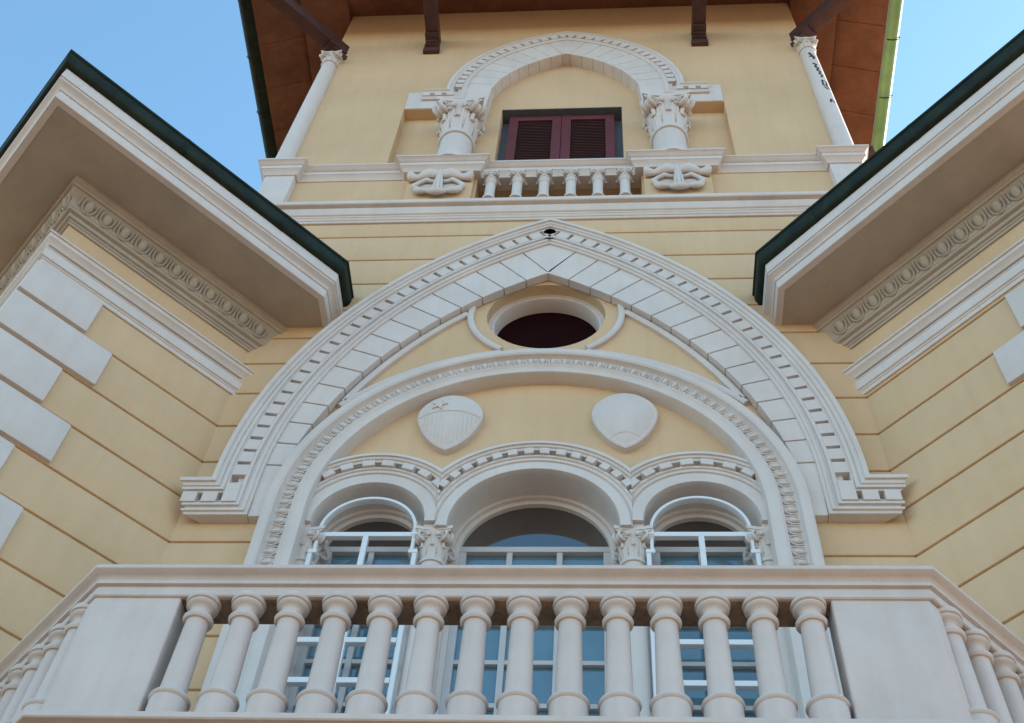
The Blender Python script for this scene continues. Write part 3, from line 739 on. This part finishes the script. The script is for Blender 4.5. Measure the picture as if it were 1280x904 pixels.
# corner columns
def ccol(x, label=None):
    o = empty('corner_column', tower, (x, -.005, 13.17))
    if label: o['label'] = label
    m = MB(); m.lathe((0, 0), [(.13, 0), (.13, .05), (.115, .06), (.118, .09), (.102, .12), (.100, .15), (.098, 1.5), (.092, 3.0)], 28); m.build('shaft', WHT, o, smooth=40)
    m = MB(); capital(m, (0, 0), 3.02, 3.27, .090, .135, 20); m.build('capital', WHT, o, smooth=45)
    return o
ccol(TX - 2.94); cr = ccol(TX + 2.95, 'white corner column with dark scrawled marks near its top')
ink = MB()
def stroke(pts, wd=.010):
    R_ = .0985
    for (u0, v0), (u1, v1) in zip(pts[:-1], pts[1:]):
        d_ = Vector((u1 - u0, v1 - v0)); l_ = d_.length; nn = Vector((-d_.y, d_.x)) / l_ * wd
        c4 = [(u0 + nn.x, v0 + nn.y), (u1 + nn.x, v1 + nn.y), (u1 - nn.x, v1 - nn.y), (u0 - nn.x, v0 - nn.y)]
        vs_ = [(rr * math.sin(u_ / R_), -rr * math.cos(u_ / R_), v_) for rr in (R_ + .0015, R_ - .006) for u_, v_ in c4]
        ink.add(vs_, [(0, 1, 2, 3), (4, 7, 6, 5), (0, 4, 5, 1), (1, 5, 6, 2), (2, 6, 7, 3), (3, 7, 4, 0)])
stroke([(-.02, 2.80), (.0, 2.72), (.02, 2.66), (.01, 2.60)], .012); stroke([(-.03, 2.70), (.03, 2.64)], .008)
zig = [(-.02 + .028 * (k % 2) + .004 * k, 2.46 - .055 * k) for k in range(9)]; stroke(zig, .010)
stroke([(.0, 1.93), (.05, 1.90), (.045, 1.80), (.0, 1.78), (.005, 1.92)], .009); stroke([(.03, 1.78), (.06, 1.68)], .009); stroke([(.0, 1.74), (.03, 1.66)], .008)
stroke([(.02, 1.38), (.05, 1.30), (.005, 1.29), (.02, 1.38)], .010)
ink.build('dark_marks', INK, cr, smooth=0)

# tower roof: wall plate, soffit sloping down outwards, beams, gutters
ZW, ZE, OV = 18.1, 17.45, 1.20
roof = empty('tower_roof', villa)
def rect(o_): return [(TX - TW - o_, -o_), (TX + TW + o_, -o_), (TX + TW + o_, 5 + o_), (TX - TW - o_, 5 + o_)]
A_ = rect(0); B_ = rect(OV)
m = MB(); m.add([(*p, ZW) for p in A_] + [(*p, ZE) for p in B_] + [(*p, ZE + .09) for p in B_] + [(TX - 1.4, 2.5, 20.2), (TX + 1.4, 2.5, 20.2)],
      [(i, (i + 1) % 4, 4 + (i + 1) % 4, 4 + i) for i in range(4)] + [(4 + i, 4 + (i + 1) % 4, 8 + (i + 1) % 4, 8 + i) for i in range(4)] + [(8, 9, 13, 12), (9, 10, 13), (10, 11, 12, 13), (11, 8, 12), (0, 3, 2, 1)])
soff = m.build('eaves_boarding', WOOD, roof, smooth=0)
# board ribs across the soffit
def on_soffit(p, o_, z_off=0): return ZW + (ZE - ZW) * o_ / OV + z_off
for sg in (-1, 1):
    for k in range(9):
        y_ = -.45 + .62 * k
        if y_ < .1: continue
        ribs = MB()
        x_in, x_out = TX + sg * (TW + .30), TX + sg * (TW + OV - .02)
        z_in, z_out = on_soffit(0, .30), on_soffit(0, OV - .02)
        ribs.add([(x_in, y_ - .035, z_in - .012), (x_in, y_ + .035, z_in - .012), (x_out, y_ + .035, z_out - .012), (x_out, y_ - .035, z_out - .012),
                  (x_in, y_ - .035, z_in + .05), (x_in, y_ + .035, z_in + .05), (x_out, y_ + .035, z_out + .05), (x_out, y_ - .035, z_out + .05)],
                 [(0, 1, 2, 3), (4, 5, 6, 7), (0, 1, 5, 4), (1, 2, 6, 5), (2, 3, 7, 6), (3, 0, 4, 7)])
        ribs.build('board_joint', WOOD, soff, smooth=0)
for sg in (-1, 1):
    wp = MB(); q = [(.02, -.16), (.60, -.10), (.60, .02), (.02, .02)]
    wp.ring([[(TX + sg * (TW + o_), y_, on_soffit(0, o_, dz_)) for o_, dz_ in q] for y_ in (-.55, 5.2)])
    wp.build('wall_plate', WOOD, roof, bevel=.006)
# front beams standing out from the wall on stepped corbel ends
def beam(x, y, ang, length, zb=16.72):
    ca, sa = math.cos(ang), math.sin(ang)       # local +Y points outwards
    def tf(p): return (x + p[0] * ca - p[1] * sa, y + p[0] * sa + p[1] * ca, p[2])
    m = MB(tf); hw = .082
    m.box(-hw, hw, -.1, length, zb + .10, zb + .32)
    m.box(-hw - .006, hw + .006, -.1, .20, zb + .05, zb + .101)
    for k, (o_, h_) in enumerate(((.02, .0), (.06, .05), (.11, .085))):
        pass
    m.box(-hw - .022, hw + .022, -.1, .055, zb - .16, zb - .03); m.box(-hw - .01, hw + .01, -.1, .085, zb - .031, zb + .0)
    m.box(-hw + .006, hw - .006, -.1, .12, zb - .001, zb + .052)
    m.build('roof_beam', BEAM, roof, bevel=.008)
for x in (TX - 1.70, TX + 1.685): beam(x, 0, PI, 1.12)
beam(TX - 2.90, .02, math.radians(135 + 0), 1.55, 16.60); beam(TX + 2.92, .02, math.radians(225), 1.55, 16.60)
for sg in (-1, 1):
    for y_ in (1.7, 3.4): beam(TX + sg * TW, y_, PI / 2 if sg < 0 else -PI / 2, 1.12)
gprof = [(0, ZE + .03), (0, ZE - .0), (.04, ZE - .035), (.09, ZE - .045), (.14, ZE - .03), (.175, ZE + .01), (.185, ZE + .06), (.185, ZE + .10), (.17, ZE + .105), (.165, ZE + .05), (.13, ZE + .0), (.08, ZE - .02), (.03, ZE + .0), (.015, ZE + .03)]
for sg, mm in ((-1, GRN), (1, LGR)):  # left gutter in dark paint, right one in a sunlit-coloured copy
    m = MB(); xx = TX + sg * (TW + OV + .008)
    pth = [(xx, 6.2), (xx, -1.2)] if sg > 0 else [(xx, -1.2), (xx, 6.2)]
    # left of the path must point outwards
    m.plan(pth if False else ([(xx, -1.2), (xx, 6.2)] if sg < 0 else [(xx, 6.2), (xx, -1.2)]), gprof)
    g_o = m.build('roof_gutter', mm, roof, smooth=40, label='dark gutter along the left tower eave' if sg < 0 else 'gutter along the right tower eave, sunlit green put into its colour')
    for k in range(8):
        br = MB(); y_ = -.5 + .8 * k; br.tube([(xx + sg * .005, y_, ZE + .01), (xx + sg * .04, y_, ZE - .045), (xx + sg * .10, y_, ZE - .056), (xx + sg * .16, y_, ZE - .035), (xx + sg * .195, y_, ZE + .03), (xx + sg * .195, y_, ZE + .10)], .006, 6)
        br.build('gutter_bracket', GRN, g_o)
